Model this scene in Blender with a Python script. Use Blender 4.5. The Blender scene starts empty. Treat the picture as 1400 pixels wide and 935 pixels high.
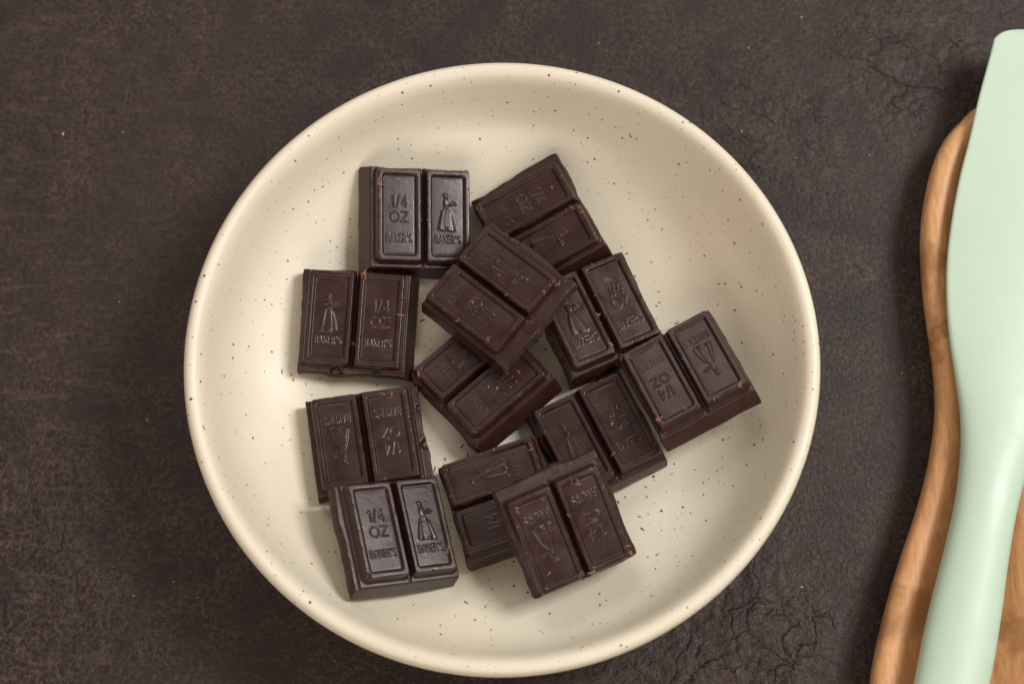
import bpy, math, random
import numpy as np
from mathutils import Vector, Matrix, Euler

# ------------------------------------------------------------------ camera
sc = bpy.context.scene
col = sc.collection
cd = bpy.data.cameras.new('camera')
cam = bpy.data.objects.new('camera', cd)
col.objects.link(cam)
cam.location = (0.003368, -0.163485, 0.634109)
cam.rotation_euler = (0.277956, 0, 0)
cd.sensor_width = 36
cd.lens = 65
cd.clip_start = 0.01
cd.clip_end = 50
cd.dof.use_dof = True
cd.dof.focus_distance = 0.632
cd.dof.aperture_fstop = 9
sc.camera = cam
# ------------------------------------------------------------------ world and lamps
w = bpy.data.worlds.new('World'); sc.world = w; w.use_nodes = True
bg = w.node_tree.nodes['Background']
bg.inputs[0].default_value = (1.0, 0.84, 0.72, 1)
bg.inputs[1].default_value = 0.42

def area(name, loc, target, size, size_y, power, color):
    l = bpy.data.lights.new(name, 'AREA'); l.shape = 'RECTANGLE'
    l.size = size; l.size_y = size_y; l.energy = power; l.color = color
    o = bpy.data.objects.new(name, l); col.objects.link(o)
    o.location = loc
    o.rotation_euler = (Vector(target) - Vector(loc)).to_track_quat('-Z', 'Y').to_euler()
    return o
area('window_light', (0.86, 0.27, 1.10), (0, 0, 0), 0.44, 0.46, 16.2, (1.0, 0.985, 0.965))
area('back_window_light', (-0.45, 1.35, 1.25), (0, 0, 0), 1.0, 0.7, 6.5, (1.0, 0.92, 0.85))
area('room_fill_light', (-0.15, -1.35, 0.85), (0, 0, 0), 1.3, 0.9, 11.5, (1.0, 0.88, 0.78))
sc.view_settings.view_transform = 'Standard'
sc.view_settings.look = 'None'
sc.view_settings.exposure = 0
sc.view_settings.gamma = 1
sc.render.engine = 'CYCLES'
sc.cycles.use_denoising = True
sc.cycles.max_bounces = 6
MM = 0.001
rng = np.random.default_rng(7)
random.seed(5)

# ------------------------------------------------------------------ helpers
def tag(o, label=None, cat=None, group=None, kind=None):
    if label: o['label'] = label
    if cat: o['category'] = cat
    if group: o['group'] = group
    if kind: o['kind'] = kind
    return o

def vnormals(V, Q):
    n = np.zeros_like(V)
    a = V[Q[:, 2]] - V[Q[:, 0]]; b = V[Q[:, 3]] - V[Q[:, 1]]
    fn = np.cross(a, b)
    for k in range(4): np.add.at(n, Q[:, k], fn)
    l = np.linalg.norm(n, axis=1); l[l == 0] = 1
    return n / l[:, None]

def qmesh(name, V, Q, mats, N=None, midx=None, attrs=None):
    """Quad mesh from arrays in millimetres (a repeated index collapses a quad)."""
    used, inv = np.unique(Q.ravel(), return_inverse=True)
    V2 = V[used] * MM; Q2 = inv.reshape(Q.shape)
    me = bpy.data.meshes.new(name)
    me.vertices.add(len(V2)); me.vertices.foreach_set('co', V2.astype(np.float32).ravel())
    tri = Q2[:, 2] == Q2[:, 3]
    if tri.any():
        faces = [list(q[:3]) if t else list(q) for q, t in zip(Q2.tolist(), tri)]
        flat = np.array([i for f in faces for i in f]); tot = np.array([len(f) for f in faces])
    else:
        flat = Q2.ravel(); tot = np.full(len(Q2), 4)
    me.loops.add(len(flat)); me.loops.foreach_set('vertex_index', flat.astype(np.int32))
    me.polygons.add(len(tot))
    me.polygons.foreach_set('loop_start', np.concatenate([[0], np.cumsum(tot)[:-1]]).astype(np.int32))
    me.polygons.foreach_set('loop_total', tot.astype(np.int32))
    me.polygons.foreach_set('use_smooth', np.ones(len(tot), bool))
    for m in mats: me.materials.append(m)
    if midx is not None: me.polygons.foreach_set('material_index', midx.astype(np.int32))
    me.update(calc_edges=True)
    if attrs:
        for k, a in attrs.items():
            at = me.attributes.new(k, 'FLOAT', 'POINT'); at.data.foreach_set('value', a[used].astype(np.float32))
    if N is not None:
        me.normals_split_custom_set_from_vertices(N[used].tolist())
    return me

def link(name, me, parent=None):
    o = bpy.data.objects.new(name, me); col.objects.link(o)
    if parent: o.parent = parent
    return o

def ring_quads(nr, nc, closed=True, flip=False):
    i = np.arange(nr - 1)[:, None]; j = np.arange(nc if closed else nc - 1)[None, :]
    a = i * nc + j; b = i * nc + (j + 1) % nc
    q = np.stack([a, b, b + nc, a + nc], -1).reshape(-1, 4)
    return q[:, ::-1] if flip else q

def vnoise(x, y, s, seed):
    """smooth value noise on arrays"""
    r = np.random.default_rng(seed).random((64, 64))
    x = x / s + 31.3; y = y / s + 17.7
    xi = np.floor(x).astype(int); yi = np.floor(y).astype(int)
    fx = x - xi; fy = y - yi; fx = fx * fx * (3 - 2 * fx); fy = fy * fy * (3 - 2 * fy)
    g = lambda a, b: r[a % 64, b % 64]
    return ((g(xi, yi) * (1 - fx) + g(xi + 1, yi) * fx) * (1 - fy) + (g(xi, yi + 1) * (1 - fx) + g(xi + 1, yi + 1) * fx) * fy) * 2 - 1

def sstep(a, b, x):
    t = np.clip((x - a) / (b - a), 0, 1); return t * t * (3 - 2 * t)

# ------------------------------------------------------------------ materials
class NT:
    def __init__(s, name):
        s.m = bpy.data.materials.new(name); s.m.use_nodes = True
        s.t = s.m.node_tree; s.b = s.t.nodes['Principled BSDF']
    def n(s, typ, **kw):
        nd = s.t.nodes.new(typ)
        for k, v in kw.items():
            if k in nd.inputs.keys() and not hasattr(nd, k): nd.inputs[k].default_value = v
            else: setattr(nd, k, v)
        return nd
    def l(s, a, b): s.t.links.new(a, b)
    def coord(s, scale=(1, 1, 1), rot=(0, 0, 0), loc=(0, 0, 0)):
        tc = s.n('ShaderNodeTexCoord'); mp = s.n('ShaderNodeMapping')
        mp.inputs['Scale'].default_value = scale; mp.inputs['Rotation'].default_value = rot; mp.inputs['Location'].default_value = loc
        s.l(tc.outputs['Object'], mp.inputs[0]); return mp.outputs[0]
    def noise(s, vec, scale, detail=4, rough=.55, dist=0, typ='FBM'):
        nd = s.n('ShaderNodeTexNoise'); nd.noise_type = typ
        nd.inputs['Scale'].default_value = scale; nd.inputs['Detail'].default_value = detail
        nd.inputs['Roughness'].default_value = rough; nd.inputs['Distortion'].default_value = dist
        s.l(vec, nd.inputs['Vector']); return nd.outputs['Fac']
    def ramp(s, fac, stops, interp='LINEAR'):
        r = s.n('ShaderNodeValToRGB'); r.color_ramp.interpolation = interp
        while len(r.color_ramp.elements) < len(stops): r.color_ramp.elements.new(.5)
        for e, (p, c) in zip(r.color_ramp.elements, stops):
            e.position = p; e.color = (*c, 1) if hasattr(c, '__len__') else (c, c, c, 1)
        s.l(fac, r.inputs[0]); return r.outputs[0]
    def math(s, op, a, b=None, c=None):
        nd = s.n('ShaderNodeMath'); nd.operation = op
        for i, v in enumerate((a, b, c)):
            if v is None: continue
            if isinstance(v, (int, float)): nd.inputs[i].default_value = v
            else: s.l(v, nd.inputs[i])
        return nd.outputs[0]
    def mix(s, fac, a, b, blend='MIX'):
        nd = s.n('ShaderNodeMix'); nd.data_type = 'RGBA'; nd.blend_type = blend
        for sock, v in ((nd.inputs[0], fac), (nd.inputs[6], a), (nd.inputs[7], b)):
            if isinstance(v, (int, float)): sock.default_value = v
            elif isinstance(v, tuple): sock.default_value = (*v, 1)
            else: s.l(v, sock)
        return nd.outputs[2]
    def bump(s, h, dist, strength=1, prev=None):
        nd = s.n('ShaderNodeBump'); nd.inputs['Distance'].default_value = dist; nd.inputs['Strength'].default_value = strength
        s.l(h, nd.inputs['Height'])
        if prev is not None: s.l(prev, nd.inputs['Normal'])
        return nd.outputs[0]
    def set(s, **kw):
        for k, v in kw.items():
            sock = s.b.inputs[k.replace('_', ' ')]
            if isinstance(v, (int, float)): sock.default_value = v
            elif isinstance(v, tuple): sock.default_value = v if len(v) == 4 or len(sock.default_value) == 3 else (*v, 1)
            else: s.l(v, sock)
        return s.m

def mat_chocolate():
    t = NT('dark_chocolate'); info = t.n('ShaderNodeObjectInfo')
    v = t.coord()
    big = t.noise(v, 130, 3, .5, .6)
    fine = t.noise(v, 1500, 3, .6)
    base = t.mix(t.ramp(big, [(.35, 0.), (.68, 1.)]), (.0245, .0085, .0072), (.0335, .0135, .0115))
    at = t.n('ShaderNodeAttribute'); at.attribute_name = 'scuff'
    sn = t.noise(v, 1400, 4, .7)
    sm = t.ramp(t.math('ADD', t.math('MULTIPLY', at.outputs['Fac'], .42), sn), [(.86, 0.), (.95, 1.)])
    c = t.mix(sm, base, (.16, .065, .035))
    r = t.ramp(big, [(.3, .22), (.68, .38)])
    r2 = t.mix(sm, r, (.7, .7, .7))
    b = t.bump(fine, .00006, .6)
    b = t.bump(t.noise(v, 160, 3, .5), .00025, .2, b)
    return t.set(Base_Color=c, Roughness=r2, Normal=b, Specular_IOR_Level=.42)
def mat_broken():
    t = NT('broken_chocolate'); v = t.coord()
    n = t.noise(v, 420, 5, .7, .5)
    c = t.ramp(n, [(.3, (.016, .009, .008)), (.58, (.052, .027, .019)), (.74, (.13, .062, .038))])
    b = t.bump(t.noise(v, 700, 5, .7), .0006, .7)
    return t.set(Base_Color=c, Roughness=.62, Normal=b, Specular_IOR_Level=.25)
def mat_crumb():
    t = NT('chocolate_shaving'); v = t.coord()
    c = t.ramp(t.noise(v, 500, 2), [(.35, (.075, .032, .019)), (.65, (.27, .125, .07))])
    return t.set(Base_Color=c, Roughness=.7)
def mat_crumb_dark():
    t = NT('chocolate_crumb'); v = t.coord()
    c = t.ramp(t.noise(v, 300, 2), [(.4, (.022, .012, .009)), (.7, (.07, .036, .022))])
    return t.set(Base_Color=c, Roughness=.7)

def mat_glaze():
    t = NT('speckled_cream_glaze'); v = t.coord()
    soft = t.noise(v, 22, 3, .5)
    base = t.mix(t.ramp(soft, [(.3, 0.), (.7, 1.)]), (.655, .59, .46), (.71, .65, .525))
    pale = t.noise(v, 9, 2, .5)
    base = t.mix(t.math('MULTIPLY', t.ramp(pale, [(.45, 0.), (.7, 1.)]), .45), base, (.66, .645, .53))
    def dots(cell, rmax, gate, seed):
        vv = t.coord(loc=(seed, seed * .7, seed * 1.3))
        wn = t.n('ShaderNodeTexNoise'); wn.inputs['Scale'].default_value = 900; t.l(vv, wn.inputs['Vector'])
        off = t.n('ShaderNodeVectorMath', operation='MULTIPLY_ADD'); t.l(wn.outputs['Color'], off.inputs[0])
        off.inputs[1].default_value = (.0005,) * 3; t.l(vv, off.inputs[2])
        vo = t.n('ShaderNodeTexVoronoi'); vo.inputs['Scale'].default_value = 1 / cell; t.l(off.outputs[0], vo.inputs['Vector'])
        sp = t.n('ShaderNodeSeparateColor'); t.l(vo.outputs['Color'], sp.inputs[0])
        rad = t.math('MULTIPLY', t.math('POWER', sp.outputs[0], 1.35), rmax / cell)
        on = t.math('GREATER_THAN', sp.outputs[1], gate)
        d = t.math('SUBTRACT', rad, vo.outputs['Distance'])
        k = t.math('MULTIPLY', d, cell / .00012); k.node.use_clamp = True
        k = t.math('MULTIPLY', k, on)
        return k, sp.outputs[2]
    k1, c1 = dots(.0024, .00055, .25, .31)
    k2, c2 = dots(.0018, .00036, .25, .77)
    clus = t.ramp(t.noise(v, 45, 2), [(.38, .5), (.50, 1.)])
    sc1 = t.mix(c1, (.02, .012, .006), (.16, .085, .03))
    col_ = t.mix(t.math('MULTIPLY', k2, t.math('MULTIPLY', clus, .75)), base, (.20, .12, .045))
    col_ = t.mix(t.math('MULTIPLY', k1, clus), col_, sc1)
    rough = t.ramp(t.noise(v, 60, 3), [(.3, .40), (.7, .50)])
    b = t.bump(t.noise(v, 90, 2), .0006, .12)
    b = t.bump(t.noise(v, 900, 2), .00008, .25, b)
    return t.set(Base_Color=col_, Roughness=rough, Normal=b, Specular_IOR_Level=.45, Coat_Weight=.12, Coat_Roughness=.4)

def mat_table():
    t = NT('dark_brown_mottled_tabletop'); v = t.coord()
    mott = t.noise(v, 620, 3, .65, .6)
    mid = t.noise(v, 55, 5, .65, .5)
    big = t.noise(v, 7, 3, .5)
    c = t.ramp(mott, [(.38, (.0105, .0078, .0076)), (.50, (.033, .0200, .0154)), (.64, (.076, .0465, .0355))])
    c = t.mix(t.ramp(mid, [(.38, .8), (.60, 0.)]), c, (.0130, .0092, .0090))
    c = t.mix(t.math('MULTIPLY', t.ramp(big, [(.35, 0.), (.7, 1.)]), .5), c, (.040, .0240, .0180))
    brush = t.noise(t.coord(scale=(.22, 1, 1), rot=(0, 0, .15)), 330, 4, .6, .8)
    sx = t.n('ShaderNodeSeparateXYZ'); t.l(v, sx.inputs[0])
    mrb = t.n('ShaderNodeMapRange'); t.l(sx.outputs[0], mrb.inputs[0])
    mrb.inputs[1].default_value = -.07; mrb.inputs[2].default_value = -.18; mrb.inputs[3].default_value = 0; mrb.inputs[4].default_value = 1
    c = t.mix(t.math('MULTIPLY', t.math('MULTIPLY', t.ramp(brush, [(.54, 0.), (.68, 1.)]), .28), mrb.outputs[0]), c, (.125, .080, .060))
    fleck = t.noise(v, 1300, 1, .5)
    c = t.mix(t.math('MULTIPLY', t.ramp(fleck, [(.74, 0.), (.80, 1.)]), .35), c, (.20, .15, .10))
    # wrinkled skin of the plaster: strong in a few patches
    def patch(x, y, r0, r1):
        d = t.n('ShaderNodeVectorMath', operation='DISTANCE')
        t.l(v, d.inputs[0]); d.inputs[1].default_value = (x, y, 0)
        mr = t.n('ShaderNodeMapRange'); mr.inputs[1].default_value = r0; mr.inputs[2].default_value = r1
        mr.inputs[3].default_value = 1; mr.inputs[4].default_value = 0
        t.l(t.math('ADD', d.outputs['Value'], t.math('MULTIPLY', t.noise(v, 35, 3), .02)), mr.inputs[0]); return mr.outputs[0]
    pt = t.math('MAXIMUM', t.math('MAXIMUM', patch(.155, .124, .022, .05), patch(.075, -.112, .05, .085)),
                t.math('MAXIMUM', patch(-.17, -.07, .03, .08), t.math('MULTIPLY', patch(.10, .10, .02, .05), .5)))
    pt = t.math('MAXIMUM', pt, t.math('MULTIPLY', patch(-.17, .12, .03, .12), .45))
    wr = t.noise(v, 62, 2.5, .45, 1.6, 'RIDGED_MULTIFRACTAL')
    wr2 = t.noise(v, 120, 3, .5, 1.0)
    wrm = t.math('MULTIPLY', t.math('ADD', t.math('MULTIPLY', wr, .55), t.math('MULTIPLY', wr2, .8)), t.math('ADD', t.math('MULTIPLY', pt, .95), .07))
    wv = t.n('ShaderNodeTexNoise'); wv.inputs['Scale'].default_value = 75; wv.inputs['Detail'].default_value = 3; t.l(v, wv.inputs['Vector'])
    wa = t.n('ShaderNodeVectorMath', operation='MULTIPLY_ADD'); t.l(wv.outputs['Color'], wa.inputs[0]); wa.inputs[1].default_value = (.026, .026, 0); t.l(v, wa.inputs[2])
    ve = t.n('ShaderNodeTexVoronoi'); ve.feature = 'DISTANCE_TO_EDGE'; ve.inputs['Scale'].default_value = 80; t.l(wa.outputs[0], ve.inputs['Vector'])
    cre = t.ramp(ve.outputs[0], [(0., 0.), (.06, .75), (.22, 1.)])
    gate = t.ramp(t.noise(v, 40, 2), [(.40, 0.), (.56, 1.)])
    crm = t.math('MULTIPLY', cre, t.math('MULTIPLY', t.math('ADD', pt, .10), gate))
    b = t.bump(wrm, .0024, .8)
    b = t.bump(crm, .0008, .7, b)
    b = t.bump(mott, .00050, .8, b)
    b = t.bump(brush, .0004, .3, b)
    b = t.bump(t.noise(v, 1500, 3, .6), .00012, .6, b)
    r = t.ramp(mott, [(.3, .40), (.7, .60)])
    return t.set(Base_Color=c, Roughness=r, Normal=b, Specular_IOR_Level=.30)

def mat_wood():
    t = NT('olive_wood'); v = t.coord(scale=(1, .16, 1), rot=(0, 0, math.radians(10)))
    g = t.noise(v, 260, 4, .6, 1.5)
    band = t.noise(t.coord(scale=(1, .55, 1), rot=(0, 0, math.radians(-14))), 34, 3, .5, 1.8)
    c = t.ramp(g, [(.3, (.46, .225, .088)), (.5, (.54, .28, .118)), (.7, (.61, .34, .155))])
    c = t.mix(t.math('MULTIPLY', t.ramp(band, [(.58, 0.), (.68, 1.)]), .35), c, (.30, .15, .06))
    vein = t.ramp(t.noise(v, 85, 2, .5, 2.5), [(.485, 0.), (.5, 1.), (.515, 0.)])
    c = t.mix(t.math('MULTIPLY', vein, .22), c, (.16, .07, .03))
    por = t.noise(t.coord(scale=(1, .05, 1), rot=(0, 0, math.radians(10))), 1500, 2, .6)
    c = t.mix(t.math('MULTIPLY', t.ramp(por, [(.56, 0.), (.66, 1.)]), .3), c, (.20, .09, .035))
    vo = t.coord(); sx = t.n('ShaderNodeSeparateXYZ'); t.l(vo, sx.inputs[0]); wn = t.noise(vo, 60, 3, .6, .5)
    yy = t.math('ADD', sx.outputs[1], t.math('MULTIPLY', wn, .055))
    for yc, hw, k in ((.069, .010, .7), (.0435, .006, .85), (-.054, .011, .75), (.147, .01, .3)):
        a = t.math('DIVIDE', t.math('ABSOLUTE', t.math('SUBTRACT', yy, yc)), hw)
        c = t.mix(t.math('MULTIPLY', t.ramp(a, [(.2, 1.), (1., 0.)]), k), c, (.30, .135, .045))
    b = t.bump(g, .0002, .4)
    return t.set(Base_Color=c, Roughness=t.ramp(g, [(.3, .42), (.7, .56)]), Normal=b)

def mat_silicone():
    t = NT('mint_green_silicone'); v = t.coord()
    c = t.mix(t.ramp(t.noise(v, 25, 3), [(.3, 0.), (.7, 1.)]), (.44, .575, .455), (.465, .60, .48))
    b = t.bump(t.noise(v, 1200, 2), .00005, .3)
    return t.set(Base_Color=c, Roughness=t.ramp(t.noise(v, 60, 4, .6, 1.), [(.35, .38), (.65, .50)]), Normal=b, Subsurface_Weight=.12, Subsurface_Radius=(.6, 1., .6), Subsurface_Scale=.004,
                 Specular_IOR_Level=.5)
def mat_fleck():
    t = NT('pale_dust'); v = t.coord()
    return t.set(Base_Color=t.ramp(t.noise(v, 100, 2), [(.4, (.55, .42, .25)), (.6, (.7, .62, .45))]), Roughness=.8)

CHOC, BROK, CRUMB, CRUMBD = mat_chocolate(), mat_broken(), mat_crumb(), mat_crumb_dark()

# ------------------------------------------------------------------ table
n = 3
xs = np.linspace(-900, 900, n); X, Y = np.meshgrid(xs, xs)
V = np.stack([X.ravel(), Y.ravel(), 0 * X.ravel()], -1)
tb = link('tabletop', qmesh('tabletop', V, ring_quads(n, n, False), [mat_table()]))
tag(tb, 'dark brown mottled tabletop with leathery wrinkled patches', kind='structure')

# ------------------------------------------------------------------ bowl
def catmull(P, m):
    P = np.array(P, float); out = []
    for i in range(len(P) - 1):
        p0, p1, p2, p3 = P[max(i - 1, 0)], P[i], P[i + 1], P[min(i + 2, len(P) - 1)]
        for k in range(m):
            t = k / m
            out.append(.5 * ((2 * p1) + (-p0 + p2) * t + (2 * p0 - 5 * p1 + 4 * p2 - p3) * t * t + (-p0 + 3 * p1 - 3 * p2 + p3) * t ** 3))
    out.append(P[-1]); return np.array(out)
BOWL = [(0.01, 6), (20, 6), (40, 6.2), (58, 7.8), (70, 10.5), (80, 14.5), (88, 19.5), (92.5, 24.5), (95.3, 31), (97.0, 38), (98.4, 43.6), (100.2, 46.9), (102.4, 48.0),
        (104.2, 47.0), (105, 44.8), (104.9, 41.5), (103, 36.5), (99, 27), (92, 17), (82, 9), (70, 4.2), (62, 2.6), (60, 1.5), (59, .3), (56.5, .2), (55.5, 2.0), (40, 2.2), (0.01, 2.2)]
pr = catmull(BOWL, 5); NA = 220
th = np.linspace(0, 2 * np.pi, NA, endpoint=False)
wob = 1 + .0018 * np.sin(2 * th + .6) + .0011 * np.sin(3 * th + 2)
V = np.stack([pr[:, 0][:, None] * np.cos(th) * wob, pr[:, 0][:, None] * np.sin(th) * wob,
              pr[:, 1][:, None] + (pr[:, 1][:, None] / 48) * .35 * np.sin(2 * th + 1)[None]], -1).reshape(-1, 3)
bowl = link('bowl', qmesh('bowl', V, ring_quads(len(pr), NA, True), [mat_glaze()]))
tag(bowl, 'wide cream speckled ceramic bowl with thick rounded rim holding the chocolate', 'bowl')
def bowl_z(r):
    k = 60; return np.interp(r, pr[:50, 0], pr[:50, 1])

# ------------------------------------------------------------------ lettering strokes (unit box: x 0..w, y 0..1)
def arc(cx, cy, rx, ry, a0, a1, n=14):
    a = np.radians(np.linspace(a0, a1, n)); return [(cx + rx * math.cos(t), cy + ry * math.sin(t)) for t in a]
G = {
 '1': (.36, [[(.05, .78), (.26, 1), (.26, 0)]]),
 '/': (.40, [[(0, -.05), (.38, 1.05)]]),
 '4': (.62, [[(.46, 0), (.46, 1), (0, .28), (.62, .28)]]),
 'O': (.90, [arc(.45, .5, .45, .5, 0, 360, 28)]),
 'Z': (.72, [[(.02, 1), (.70, 1), (0, 0), (.72, 0)]]),
 'B': (.55, [[(0, 0), (0, 1), (.28, 1)] + arc(.28, .76, .22, .24, 90, -90, 8) + [(0, .52)], [(.28, .52)] + arc(.28, .26, .26, .26, 90, -90, 8) + [(0, 0)]]),
 'A': (.66, [[(0, 0), (.33, 1), (.66, 0)], [(.12, .34), (.54, .34)]]),
 'K': (.58, [[(0, 0), (0, 1)], [(.55, 1), (.02, .42)], [(.2, .6), (.58, 0)]]),
 'E': (.50, [[(.5, 1), (0, 1), (0, 0), (.5, 0)], [(0, .52), (.42, .52)]]),
 'R': (.57, [[(0, 0), (0, 1), (.28, 1)] + arc(.28, .75, .24, .25, 90, -90, 8) + [(0, .5)], [(.28, .5), (.57, 0)]]),
 "'": (.12, [[(.06, 1.02), (.06, .76)]]),
 'S': (.52, [arc(.27, .75, .23, .25, 40, 270, 12) + arc(.26, .25, .25, .25, 90, -140, 12)]),
}
def text_lines(s, h, w, cx, cy, gap=.20):
    tot = sum(G[c][0] for c in s) + gap * (len(s) - 1); sx = w / tot; x = cx - w / 2; out = []
    for c in s:
        gw, ls = G[c]
        for l in ls: out.append([(x + p[0] * sx, cy - h / 2 + p[1] * h) for p in l])
        x += (gw + gap) * sx
    return out
def seg_dist(X, Y, lines):
    d = np.full(X.shape, 9.)
    for l in lines:
        for (ax, ay), (bx, by) in zip(l[:-1], l[1:]):
            m = (X > min(ax, bx) - 1) & (X < max(ax, bx) + 1) & (Y > min(ay, by) - 1) & (Y < max(ay, by) + 1)
            if not m.any(): continue
            px, py = X[m] - ax, Y[m] - ay; vx, vy = bx - ax, by - ay
            t = np.clip((px * vx + py * vy) / (vx * vx + vy * vy + 1e-9), 0, 1)
            d[m] = np.minimum(d[m], np.hypot(px - t * vx, py - t * vy))
    return d
def poly_sd(X, Y, P):
    d = np.full(X.shape, 99.); ins = np.zeros(X.shape, bool); n = len(P)
    for i in range(n):
        ax, ay = P[i]; bx, by = P[(i + 1) % n]
        px, py = X - ax, Y - ay; vx, vy = bx - ax, by - ay
        t = np.clip((px * vx + py * vy) / (vx * vx + vy * vy), 0, 1)
        d = np.minimum(d, np.hypot(px - t * vx, py - t * vy))
        c = ((ay > Y) != (by > Y)) & (X < (bx - ax) * (Y - ay) / (by - ay + 1e-12) + ax); ins ^= c
    return np.where(ins, -d, d)
TXT = text_lines('1/4', 3.9, 5.4, .1, 4.9, .24) + text_lines('OZ', 3.4, 6.2, .1, -.6, .22)
BAK = text_lines("BAKER'S", 2.6, 8.9, 0, -8.1, .26)
def lady(X, Y):
    """relief (mm) of the serving woman in a long gown carrying a tray"""
    X = X / 1.12; Y = Y / 1.02
    h = np.zeros(X.shape)
    def up(v): np.maximum(h, v, out=h)
    sk = poly_sd(X, Y, [(-1.15, 3.0), (.25, 3.1), (1.3, 1.4), (2.1, -1.4), (2.7, -4.6), (2.0, -5.4), (-.4, -5.1), (-2.8, -5.0), (-3.3, -4.4), (-2.8, -1.4), (-2.0, 1.6)])
    fold = .5 + .5 * np.sin((X + .35) / (1.05 + (3 - Y) * .16) * 5.2)
    ap = poly_sd(X, Y, [(-.7, 2.8), (.1, 2.8), (1.0, -3.9), (-1.3, -3.8)])
    body = sstep(.15, -.35, sk)
    up(body * np.where(ap < 0, .42, .26 + .34 * fold))
    up(sstep(.10, -.25, poly_sd(X, Y, [(-1.2, 5.9), (.0, 6.0), (.55, 4.8), (.2, 3.0), (-1.1, 2.9), (-1.35, 4.4)])) * .5)
    up(np.sqrt(np.clip(1 - ((X + .55) / .62) ** 2 - ((Y - 6.7) / .8) ** 2, 0, 1)) * .6)     # head
    up(np.sqrt(np.clip(1 - ((X + .75) / .9) ** 2 - ((Y - 7.5) / .62) ** 2, 0, 1)) * .55)    # bonnet
    up(sstep(.42, .15, seg_dist(X, Y, [[(-.9, 5.2), (-.3, 3.9), (1.2, 4.2)]])) * .6)        # arm
    up(sstep(.30, .12, seg_dist(X, Y, [[(.9, 3.9), (2.7, 4.35)]])) * .5)                    # tray
    up(sstep(.30, .12, seg_dist(X, Y, [[(1.5, 4.3), (1.5, 5.0)], [(2.2, 4.5), (2.2, 5.0)]])) * .45)
    return h
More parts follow.
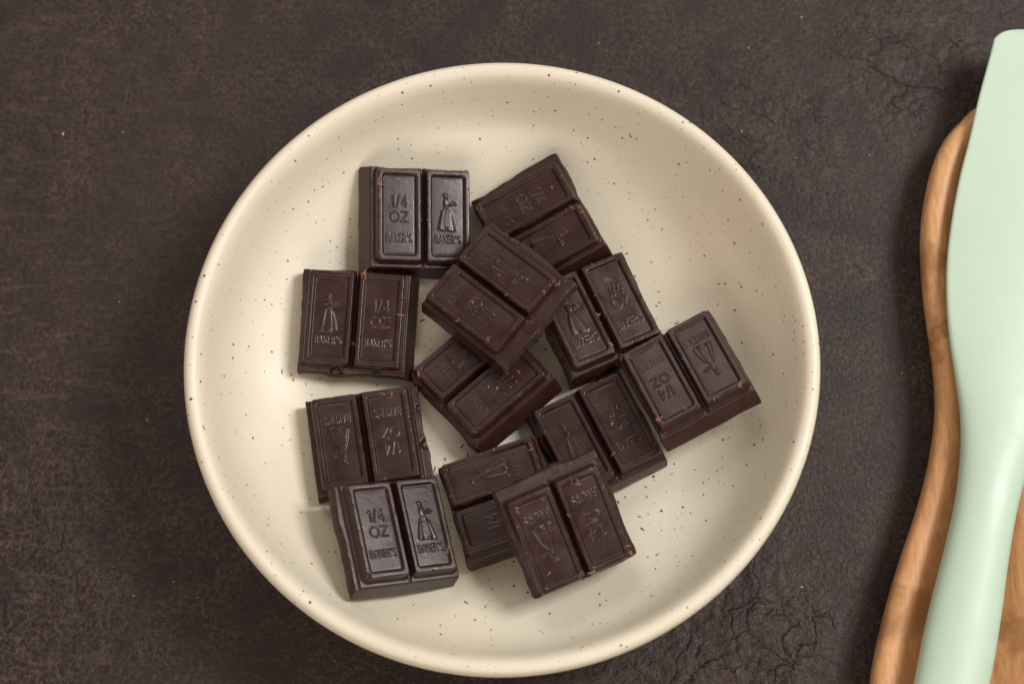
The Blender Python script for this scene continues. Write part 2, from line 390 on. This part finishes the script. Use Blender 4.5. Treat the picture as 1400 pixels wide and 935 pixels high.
# ------------------------------------------------------------------ chocolate piece
HX, HY, T = 16.4, 16.2, 10.3
BC, BH = 8.65, 7.75        # bar centre offset and half width
def rrect(X, Y, hx, hy, r):
    qx = np.abs(X) - hx + r; qy = np.abs(Y) - hy + r
    return np.hypot(np.maximum(qx, 0), np.maximum(qy, 0)) + np.minimum(np.maximum(qx, qy), 0) - r
def side_profile(d, typ, e):
    """height against distance d beyond the raised bar on that side"""
    if typ == 'm':     # moulded: step, narrow ledge, long bevel down to the base
        return np.interp(d, [0, .25, 1.2, 1.9, 2.3, max(e, 3.2)], [T, T - .3, 7.2, 6.9, 6.3, .9])
    return np.interp(d, [0, .25, 1.5, 2.0, 6.0], [T, T - .4, 6.6, 6.2, 5.7])
def chocolate_piece(name, label, pose, ext, typ, order, seed, wear, chips=(), marks=()):
    L, Rr, Tt, B = ext
    r_ = np.random.default_rng(seed)
    st = .19
    x = np.arange(-HX - L, HX + Rr + 1e-6, st); y = np.arange(-HY - B, HY + Tt + 1e-6, st)
    x = np.linspace(-HX - L, HX + Rr, len(x)); y = np.linspace(-HY - B, HY + Tt, len(y))
    nx, ny = len(x), len(y)
    X, Y = np.meshgrid(x, y)
    # ridges, groove, sides
    hL = side_profile(np.maximum(-X - HX, 0), typ[0], L); hR = side_profile(np.maximum(X - HX, 0), typ[1], Rr)
    hT = side_profile(np.maximum(Y - HY, 0), typ[2], Tt); hB = side_profile(np.maximum(-Y - HY, 0), typ[3], B)
    Z = np.minimum(np.minimum(hL, hR), np.minimum(hT, hB))
    sd = np.minimum(rrect(X - BC, Y, BH, HY, 1.3), rrect(X + BC, Y, BH, HY, 1.3))
    ridge = np.interp(sd, [-.45, -.2, -.02, .15, .5, 1.1], [T, T - .05, T - .2, T - .7, T - 2.3, T - 3.8])
    groove = np.interp(np.abs(X), [0, .4, .62, .95, 1.25], [6.4, 6.6, 7.4, 9.5, T + .2])
    gin = (np.abs(X) < 1.25)
    Z = np.where(gin, np.minimum(Z, np.minimum(groove, T)), Z)
    Z = np.where(sd > -.7, np.minimum(Z, np.maximum(ridge, np.minimum(Z, 6.9 if True else 0))), Z)
    # recessed panels
    region = np.zeros(X.shape, int)
    for k, cx in enumerate((-BC, BC)):
        lx = X - cx
        ps = rrect(lx, Y, BH - 1.7, HY - 1.75, 1.1)
        dip = np.interp(ps, [-.75, -.5, -.12, .1, .35], [1.05, 1.0, .35, .08, 0])
        crown = .12 * np.cos(np.clip(lx / BH, -1, 1) * 1.5)
        Z -= np.where(sd < 0, dip, 0)
        Z += np.where(ps < -.9, crown - .03, 0)
        inside = np.abs(lx) <= BC if k else np.abs(lx) <= BC
        barmask = (rrect(lx, Y, BH, HY, 1.3) < .12)
        region[barmask] = 1 + k
        what = order[k]
        fade = np.clip(.95 + .25 * vnoise(X, Y, 8, seed * 3 + k) - wear * (.5 + .4 * vnoise(X, Y, 9, seed + 50)), .22, 1)
        db = seg_dist(lx, Y, BAK)
        hb = sstep(.24, .04, db) * .23
        Z += hb * fade; region[(db < .30) & barmask] = 3 + k
        if what == 't':
            dt = seg_dist(lx, Y, TXT); ht = sstep(.36, .10, dt) * .30
            Z += ht * fade; region[(dt < .38) & barmask] = 3 + k
        else:
            hl = lady(lx, Y); Z += hl * np.clip(fade + .15, 0, 1) * .8
            region[(hl > .01) & barmask] = 5 + k
    # worn, slightly wavy skin
    Z += .035 * vnoise(X, Y, 9, seed + 1) + .009 * vnoise(X, Y, 1.6, seed + 2)
    # nicks on the ridge edges
    edge = np.exp(-(sd / .45) ** 2)
    nick = np.clip(vnoise(X, Y, 1.3, seed + 3) - .45, 0, 1)
    Z -= edge * nick * .6
    for (cx, cy, cr, dp) in chips:
        dd = np.hypot(X - cx, Y - cy) + .5 * vnoise(X, Y, 1.5, seed + 9)
        Z -= dp * sstep(cr, cr * .35, dd)
    # outline: broken sides wander, moulded sides stay nearly straight
    amp = {'m': .12, 'b': .75}
    def jag(s, a, sd_):
        z0 = np.zeros_like(s)
        return a * (1.1 * vnoise(s, z0, 9, sd_) + .20 * vnoise(s, z0 + 5, 2.6, sd_ + 1) + .04 * vnoise(s, z0 + 9, 1.1, sd_ + 2))
    tl = np.clip((-X - HX) / L, 0, 1); tr = np.clip((X - HX) / Rr, 0, 1)
    tt = np.clip((Y - HY) / Tt, 0, 1); tbm = np.clip((-Y - HY) / B, 0, 1)
    k_ = lambda e: min(1., .45 + e / 4)
    X2 = X - tl ** 2 * jag(Y, amp[typ[0]] * k_(L), seed + 11) + tr ** 2 * jag(Y, amp[typ[1]] * k_(Rr), seed + 21)
    Y2 = Y + tt ** 2 * jag(X, amp[typ[2]] * k_(Tt), seed + 31) - tbm ** 2 * jag(X, amp[typ[3]] * k_(B), seed + 41)
    # break corners round a little
    Z = np.maximum(Z, .25)
    scuff = edge * np.clip(.5 + .9 * vnoise(X, Y, 5, seed + 60), 0, 1)
    bt = 0
    for tq, ty in ((tl, typ[0]), (tr, typ[1]), (tt, typ[2]), (tbm, typ[3])):
        if ty == 'b': bt = np.maximum(bt, sstep(.75, 1, tq))
    scuff = np.maximum(scuff * .9, bt * np.clip(.45 + .8 * vnoise(X, Y, 4, seed + 70), 0, 1))
    top = np.stack([X2.ravel(), Y2.ravel(), Z.ravel()], -1)
    idx = np.arange(nx * ny).reshape(ny, nx)
    q = np.stack([idx[:-1, :-1], idx[:-1, 1:], idx[1:, 1:], idx[1:, :-1]], -1).reshape(-1, 4)
    fr = np.maximum.reduce([region[:-1, :-1], region[:-1, 1:], region[1:, 1:], region[1:, :-1]]).ravel()
    # walls
    loop = np.concatenate([idx[0, :-1], idx[:-1, -1], idx[-1, :0:-1], idx[:0:-1, 0]])
    side = np.concatenate([np.full(nx - 1, 3), np.full(ny - 1, 1), np.full(nx - 1, 2), np.full(ny - 1, 0)])
    outn = np.array([(-1, 0), (1, 0), (0, 1), (0, -1)], float)[side]
    isb = np.array([c == 'b' for c in typ])[side]
    P0 = top[loop]; per = np.cumsum(np.full(len(loop), st))
    rings = [.02, .06, .14, .25, .36, .48, .6, .72, .84, .93, 1.0]
    W = []
    for f in rings:
        zz = P0[:, 2] * (1 - f)
        bulge = np.where(isb, .30 * vnoise(per, zz, 5, seed + 81) + .06 * vnoise(per, zz, 1.8, seed + 82) + .45 * math.sin(f * math.pi), .12 * vnoise(per, zz, 4, seed + 83) + .15 * f)
        bulge = bulge * min(1, f * 6) - (.35 if f == 1 else 0)
        W.append(np.stack([P0[:, 0] + outn[:, 0] * bulge, P0[:, 1] + outn[:, 1] * bulge, zz], -1))
    W = np.concatenate(W); nb = len(top); nl = len(loop)
    ringidx = [loop] + [nb + k * nl + np.arange(nl) for k in range(len(rings))]
    wq = []
    for a, b in zip(ringidx[:-1], ringidx[1:]):
        wq.append(np.stack([a, b, np.roll(b, -1), np.roll(a, -1)], -1))
    wq = np.concatenate(wq)
    cen = nb + len(W)
    last = ringidx[-1]
    cap = np.stack([np.full(nl, cen), np.roll(last, -1), last, last], -1)
    Vv = np.concatenate([top, W, [[0, 0, 0.]]])
    Q = np.concatenate([q, wq, cap])
    F = np.concatenate([fr, np.zeros(len(wq) + len(cap), int)])
    M = np.concatenate([np.zeros(len(q), int), np.tile(isb.astype(int), len(rings)), np.zeros(len(cap), int)])
    at = np.concatenate([scuff.ravel(), np.where(np.tile(isb, len(rings)), .15, 0), [0]])
    N = vnormals(Vv, Q)
    Vv = Vv - np.array([0, 0, T])            # local origin at ridge height for the pose
    px, py, pz, tx, ty_, rz = pose
    tl_ = math.hypot(tx, ty_) + 1e-9
    Rm = Matrix.Rotation(tl_, 3, Vector((tx / tl_, ty_ / tl_, 0))) @ Matrix.Rotation(rz, 3, 'Z')
    base = Rm @ Vector((0, 0, -T)) + Vector((px, py, pz))
    Vv = Vv + np.array([0, 0, T])
    root = bpy.data.objects.new(name, None); col.objects.link(root)
    root.empty_display_size = .01
    root.matrix_world = Matrix.Translation(base * MM) @ Rm.to_4x4()
    tag(root, label, 'chocolate', 'chocolate pieces in the bowl')
    def part(nm, ids, par, lab=None):
        m = np.isin(F, ids)
        if not m.any(): return None
        o = link(nm, qmesh(nm, Vv, Q[m], [CHOC, BROK], N, M[m], {'scuff': at}), par)
        if lab: o['label'] = lab
        return o
    part('slab', [0], root)
    for k in (0, 1):
        s = part('segment', [1 + k], root, 'segment moulded 1/4 OZ' if order[k] == 't' else 'segment moulded with a woman carrying a tray')
        part('lettering', [3 + k], s)
        part('figure', [5 + k], s)
    # shavings that cling to it
    sv, sq = [], []
    ncr = int(26 + 10 * wear)
    spots_ = [(mx + r_.normal() * .5, my + r_.normal() * .5) for mx, my in marks for _ in range(5)]
    for i in range(ncr + len(spots_)):
        u = r_.random()
        if i >= ncr: cx, cy = spots_[i - ncr]
        elif u < .7:                                        # along ridge edges
            bx = r_.choice([-1, 1]) * BC
            if r_.random() < .5: cx, cy = bx + r_.choice([-1, 1]) * (BH - .5), r_.uniform(-HY, HY)
            else: cx, cy = bx + r_.uniform(-BH, BH), r_.choice([-1, 1]) * (HY - .4)
        else: cx, cy = r_.uniform(-HX, HX), r_.uniform(-HY, HY)
        ii = int(np.clip((cy - y[0]) / (y[-1] - y[0]) * (ny - 1), 0, ny - 1)); jj = int(np.clip((cx - x[0]) / (x[-1] - x[0]) * (nx - 1), 0, nx - 1))
        z = Z[ii, jj]; s = r_.choice([.14, .22, .34, .5], p=[.42, .3, .19, .09]); el = r_.uniform(1, 2.6); an = r_.uniform(0, 6.28)
        if i >= ncr: s = r_.uniform(.3, .55)
        off = len(sv)
        for (a, b, c) in [(-1, -.5, 0), (1, -.4, 0), (.9, .5, 0), (-.8, .6, 0), (-.7, -.3, 1), (.8, -.2, .8), (.6, .35, 1), (-.6, .4, .7)]:
            a = a * el * s * (1 + .3 * r_.normal()); b = b * s * (1 + .3 * r_.normal())
            sv.append((cx + a * math.cos(an) - b * math.sin(an), cy + a * math.sin(an) + b * math.cos(an), z - .08 + c * s * .7))
        sq += [[off + t for t in f] for f in ((4, 5, 6, 7), (0, 1, 5, 4), (1, 2, 6, 5), (2, 3, 7, 6), (3, 0, 4, 7))]
    c = link('shavings', qmesh('shavings', np.array(sv), np.array(sq), [CRUMB]), root)
    c['kind'] = 'stuff'; c['label'] = 'pale brown chocolate shavings'
    return root

PIECES = [
 ('thick dark chocolate piece at upper left with crisp upright lettering and a sloping left side', (-27.35, 56.49, 24.6, 0.1492, 0.2489, 0.0301), (5, .6, 1.0, 4.6), 'mbbm', 'tl', .0, ()),
 ('dark chocolate piece at top right of the pile lying sideways, partly under the topmost piece', (11.56, 54.37, 22.92, 0.0993, -0.1748, -1.0972), (3.4, 5, 1.6, .6), 'bmbb', 'tl', .7, ()),
 ('dark chocolate piece right of the topmost piece, with a pale shaving in its groove', (33.26, 23.36, 20.55, -0.04, 0.0965, 0.4374), (2, 1.2, .8, 4), 'bbbm', 'lt', .25, ()),
 ('leftmost dark chocolate piece, set upright with the woman figure on its left half', (-51.12, 19.64, 22.28, 0.1103, 0.0523, -0.0553), (2.4, 5, .6, 2.5), 'bmbb', 'lt', .45, ((-5, -18.5, 2.4, 1.6), (9, -18.6, 1.8, 1.4))),
 ('topmost dark chocolate piece in the middle, turned diagonally and leaning across its neighbours', (-3.89, 28.07, 30.49, -0.0154, -0.1462, -2.2672), (3, 3.5, 5, .6), 'bmbb', 'lt', .35, ((-19.0, -6, 3.2, 1.5),)),
 ('rightmost dark chocolate piece, upside down with tall broken side facing the lower right', (61.4, -0.1, 29.83, -0.2138, -0.3032, -2.7076), (.8, 1.5, 4.0, 1.), 'bbmb', 'lt', .75, ((-17.3, -12, 1.3, 1.2), (-17.2, 5, 1.1, .8))),
 ('dark chocolate piece at the centre half hidden under the topmost diagonal piece', (-7.81, 1.57, 18.95, -0.0836, -0.0999, -0.849), (.8, 5, 1.5, 2), 'bmbb', 'lt', .35, ()),
 ('dark chocolate piece lying flat between the rightmost piece and the two lower centre pieces', (32.22, -19.53, 18.08, -0.0814, -0.0427, 0.4524), (2, 1.2, 1, 3), 'bbbm', 'lt', .35, ()),
 ('dark chocolate piece with its bars lying across, tucked under the bottom right piece', (-1.01, -41.64, 20.81, -0.1149, -0.1506, 1.8739), (3, .8, 1, 1.2), 'mbbb', 'tl', .65, ()),
 ('bottom left dark chocolate piece, upright 1/4 OZ and rough brown broken left side', (-32.8, -54.03, 27.58, -0.16, 0.4272, 0.2171), (3.3, 1, .8, 3.5), 'bbbm', 'tl', .0, ((-16.0, -15.5, 1.2, .9),)),
 ('upside down dark chocolate piece at lower left, its end under the bottom left piece', (-46.66, -22.14, 20.62, -0.0861, 0.0487, -2.9753), (4, 2, 1.5, .8), 'bmbb', 'tl', .3, ((-20.5, 4, 2.2, 1.5), (-20.3, -9, 1.6, 1.2))),
 ('bottom right dark chocolate piece, upside down and propped up on the piece beside it', (22.46, -56.55, 34.97, 0.2643, 0.241, -2.7229), (2.2, 1.5, 1, 4), 'bbbb', 'tl', .3, ()),
]
MARKS = {0: [(-15.4, 11.8), (-15.5, 10.6)], 2: [(-.6, -1.5), (8, 9)], 3: [(2.6, 15.3), (.3, -9)], 4: [(-15, 16.5), (14.6, 11)], 5: [(15.3, 13), (-14, 15.8)], 8: [(-4, -3)], 9: [(14.5, -9.5)], 10: [(-11, -14.6), (-8, -14.8)], 11: [(14.2, -13.2), (1.8, 14.6), (-15.5, 15.2), (-8, -14)]}
for i, (lab, pose, ext, typ, order, wear, chips) in enumerate(PIECES):
    chocolate_piece('chocolate_piece', lab, pose, ext, typ, order, 100 + i * 17, wear, chips, MARKS.get(i, ()))

# crumbs scattered on the bowl floor and a few pale specks on the table
def scatter(name, pts, mat, zf):
    sv, sq = [], []
    for (cx, cy, s, el, an) in pts:
        z = zf(cx, cy); off = len(sv)
        for (a, b, c) in [(-1, -.5, 0), (1, -.4, 0), (.9, .5, 0), (-.8, .6, 0), (-.7, -.3, 1), (.8, -.2, .8), (.6, .35, 1), (-.6, .4, .7)]:
            a = a * el * s; b = b * s * random.uniform(.6, 1.3)
            sv.append((cx + a * math.cos(an) - b * math.sin(an), cy + a * math.sin(an) + b * math.cos(an), z + .02 + c * s * .8))
        sq += [[off + t for t in f] for f in ((4, 5, 6, 7), (0, 1, 5, 4), (1, 2, 6, 5), (2, 3, 7, 6), (3, 0, 4, 7))]
    return link(name, qmesh(name, np.array(sv), np.array(sq), [mat]))
pts = []
for _ in range(240):
    a = random.uniform(0, 6.28); r = 78 * math.sqrt(random.random())
    pts.append((r * math.cos(a), r * math.sin(a) - 8, random.choice([.13, .19, .26, .36]), random.uniform(1, 3), random.uniform(0, 6.28)))
for (cx, cy, s, el, an) in [(-49, -8, .45, 3, .7), (34, -46, .4, 2.6, .3), (40, -42, .35, 2.2, 1.9), (48, -52, .35, 3, 2.2), (-14, -22, .5, 1.6, .8), (-12, -25, .45, 1.5, 2), (12, 16, .5, 1.5, 1), (15, 13, .4, 1.8, 2.5), (-46, -5, .3, 2, 1)]:
    pts.append((cx, cy, s, el, an))
tag(scatter('chocolate_crumbs', pts, CRUMBD, lambda x, y: float(bowl_z(math.hypot(x, y)))), 'tiny dark chocolate crumbs scattered over the bowl floor', kind='stuff')
pts = [(random.uniform(-185, 150), random.uniform(-100, 150), random.uniform(.12, .26), random.uniform(1, 1.5), random.uniform(0, 6.28)) for _ in range(34)]
pts = [p for p in pts if math.hypot(p[0], p[1]) > 106] + [(-162, 97, .55, 1.1, 1), (88, 98, .4, 1.1, 2), (112, 144, .35, 1.2, 0), (103, -70, .35, 1.3, 0)]
tag(scatter('table_specks', pts, mat_fleck(), lambda x, y: 0.), 'tiny pale specks scattered on the dark tabletop', kind='stuff')

# ------------------------------------------------------------------ olive wood spoon rest
def frame_sw(pts, A, D):
    A = np.array(A); D = np.array(D) / np.hypot(*D); Nn = np.array([-D[1], D[0]])
    p = np.array(pts) - A; return p @ D, p @ Nn
LEFT = [(173.7, 102.8), (164.5, 96.3), (158.2, 88.6), (153.7, 78.8), (150.3, 66.3), (148.6, 55.3), (147.7, 44.4), (147.9, 30.9), (149.1, 17.5), (150.3, 4.3), (150.3, -7.4), (148.8, -19.1), (146.0, -31.9), (141.2, -45.8), (136.0, -58.3), (131.4, -70.6), (127.3, -82.9), (124.2, -93.8), (121.7, -104.5), (120.6, -118), (122, -133), (127.5, -146), (136, -154)]
A = (152.4, -104.5); D = np.array([38.9, 213.]); D /= np.hypot(*D); Nn = np.array([-D[1], D[0]])
s_, w_ = frame_sw(LEFT, A, D)
w_[1:-1] = .25 * w_[:-2] + .5 * w_[1:-1] + .25 * w_[2:]
s_ = np.concatenate([[s_[0] + 5], s_, [s_[-1] - 3.5]]); w_ = np.concatenate([[0], w_, [0]])
left = np.stack([s_, w_], -1)
loop = np.concatenate([left, (left[1:-1] * [1, -1])[::-1]])
loop = np.concatenate([loop, loop[:1]])
lp = catmull(loop, 6)[:-1]
smid = lp[:, 0]; wl = lp[:, 1]
s_hi, s_lo = smid.max(), smid.min()
cs = np.clip(smid, s_lo + 30, s_hi - 26)
prof_in = [  # (offset from the outline in mm, z)
 (13, 0.0), (7, .3), (3.2, 2.5), (1.1, 6.5), (.2, 10.5), (0, 13), (.45, 14.8), (1.4, 16.2), (3.0, 17.1), (5.2, 17.3), (8, 16.6), (11, 14.6), (15, 11.6), (21, 8.6)]
rings = []
vec = np.stack([smid - cs, wl], -1); ln = np.hypot(vec[:, 0], vec[:, 1])[:, None]; un = vec / ln
for off, z in prof_in:
    p = np.stack([cs, 0 * cs], -1) + un * np.maximum(ln - off, 1.5)
    rings.append(np.concatenate([p, np.full((len(p), 1), z)], 1))
rings = [np.concatenate([rings[0][:, :2] * [1, 0] + 0, np.zeros((len(lp), 1))], 1)] + rings
p = rings[-1].copy(); p[:, 0] = cs; p[:, 1] = 0; p[:, 2] = 7.6; rings.append(p)
R3 = np.array(rings); nr, nc = R3.shape[:2]
xy = np.array(A) + R3[..., :1] * D + R3[..., 1:2] * Nn
V = np.concatenate([xy, R3[..., 2:]], -1).reshape(-1, 3)
rest = link('spoon_rest', qmesh('spoon_rest', V, ring_quads(nr, nc, True, True), [mat_wood()]))
tag(rest, 'waisted olive wood spoon rest with raised rim under the mint spatula', 'spoon rest')

# ------------------------------------------------------------------ mint silicone spatula
SL = [(134.1, -105.5), (138.1, -90.1), (142.3, -75.8), (146.6, -62.4), (150.6, -48.9), (153.4, -36.5), (155.2, -23.9), (155.6, -11.2), (154.7, 1.6), (153.8, 14.6), (153.9, 27.7), (155.0, 41.0), (157.4, 54.5), (161.3, 70.8), (166.3, 87.3), (171.4, 105.5), (178.4, 128.0)]
A2 = np.array([146.5, -105.5]); D2 = np.array([.2525, .9676]); N2 = np.array([-D2[1], D2[0]])
s_, w_ = frame_sw(SL, A2, D2)
s_ = s_.copy(); w_ = w_.copy()
S = np.concatenate([[-62, -61, -57, -50, -30], s_, [237.5, 240.0, 241.2, 241.7]])
Wd = np.concatenate([[.2, 5.5, 10, 12.5, 13.2], w_, [28.0, 26.0, 23.4, 20.0]])
k = np.argsort(S); S, Wd = S[k], Wd[k]
cv = catmull(np.stack([S, Wd], -1), 5)
cv = np.vstack([cv, [[241.8, 14], [241.82, 7], [241.84, .2]]])
S, Wd = cv[:, 0], cv[:, 1]
# half thickness along the spatula, and how sharp the section is (handle rounded, blade thin-edged)
hc = np.interp(S, [-62, -58, -50, 40, 80, 105, 140, 200, 234], [1.0, 4, 7.0, 7.2, 6.5, 5.0, 3.4, 2.0, 1.2])
he = np.interp(S, [-62, -50, 60, 100, 135, 234], [.9, 4, 3.6, 1.6, .95, .7])
zc = np.interp(S, [-62, 60, 110, 234], [24.2, 24.2, 22.2, 20.6])
nphi = 72; phi = np.linspace(0, 2 * np.pi, nphi, endpoint=False)
cx = np.sign(np.cos(phi)) * np.abs(np.cos(phi)) ** .8
pts3 = []
for s, wv, h, e, z in zip(S, Wd, hc, he, zc):
    bl = sstep(75, 135, s)
    xx = cx * wv
    rh = min(wv, 1e9)
    ell = np.sign(np.sin(phi)) * np.sqrt(np.clip(1 - np.abs(cx) ** 2, 0, 1)) * h                       # rounded handle
    edge_d = wv * (1 - np.abs(cx))
    er = np.sqrt(np.clip(1 - np.clip(1 - edge_d / max(e, .3), 0, 1) ** 2, 0, 1))
    lens = np.sign(np.sin(phi)) * (e * er + (h - e) * (1 - np.abs(cx) ** 2) * er)
    zz = z + ell * (1 - bl) + lens * bl
    endk = math.sqrt(max(0, 1 - max(0, (s - 239.5) / 2.5) ** 2)) if s > 239.5 else 1
    zz = z + (zz - z) * endk
    sh = .25 * sstep(190, 234, s) * xx
    ss = s - sh * -1 * -1
    ss = s - .22 * sstep(195, 234, s) * xx
    pp = A2 + ss[:, None] * D2 + xx[:, None] * N2 if hasattr(ss, '__len__') else None
    pts3.append(np.concatenate([pp, zz[:, None]], 1))
V = np.array(pts3).reshape(-1, 3); nr = len(S)
Q = ring_quads(nr, nphi, True, False)
c0, c1 = len(V), len(V) + 1
V = np.vstack([V, V[:nphi].mean(0), V[-nphi - 0:].mean(0)])
j = np.arange(nphi)
capa = np.stack([np.full(nphi, c0), (j + 1) % nphi, j, j], -1)
o_ = (nr - 1) * nphi
capb = np.stack([np.full(nphi, c1), o_ + j, o_ + (j + 1) % nphi, o_ + (j + 1) % nphi], -1)
smean = np.repeat((S[:-1] + S[1:]) / 2, nphi)
F = np.concatenate([(smean > 92).astype(int), np.zeros(nphi, int), np.ones(nphi, int)])
Q = np.concatenate([Q, capa, capb])
N = vnormals(V, Q)
# make sure the shell faces outwards
zm = V[Q].mean(1); nz = np.cross(V[Q[:, 2]] - V[Q[:, 0]], V[Q[:, 3]] - V[Q[:, 1]])[:, 2]
if np.sum(nz[:nr * nphi // 2 * 2 - nphi] * (zm[:len(nz[:nr * nphi // 2 * 2 - nphi]), 2] - 22)) < 0:
    Qf = Q[:, ::-1].copy(); t3 = Q[:, 2] == Q[:, 3]
    Qf[t3] = Q[t3][:, [0, 2, 1, 1]]; Q = Qf; N = -N
SIL = mat_silicone()
sp = bpy.data.objects.new('spatula', None); col.objects.link(sp); sp.empty_display_size = .01
tag(sp, 'mint green silicone spatula lying on the olive wood spoon rest', 'spatula')
for nm, i in (('handle', 0), ('blade', 1)):
    link(nm, qmesh(nm, V, Q[F == i], [SIL], N), sp)
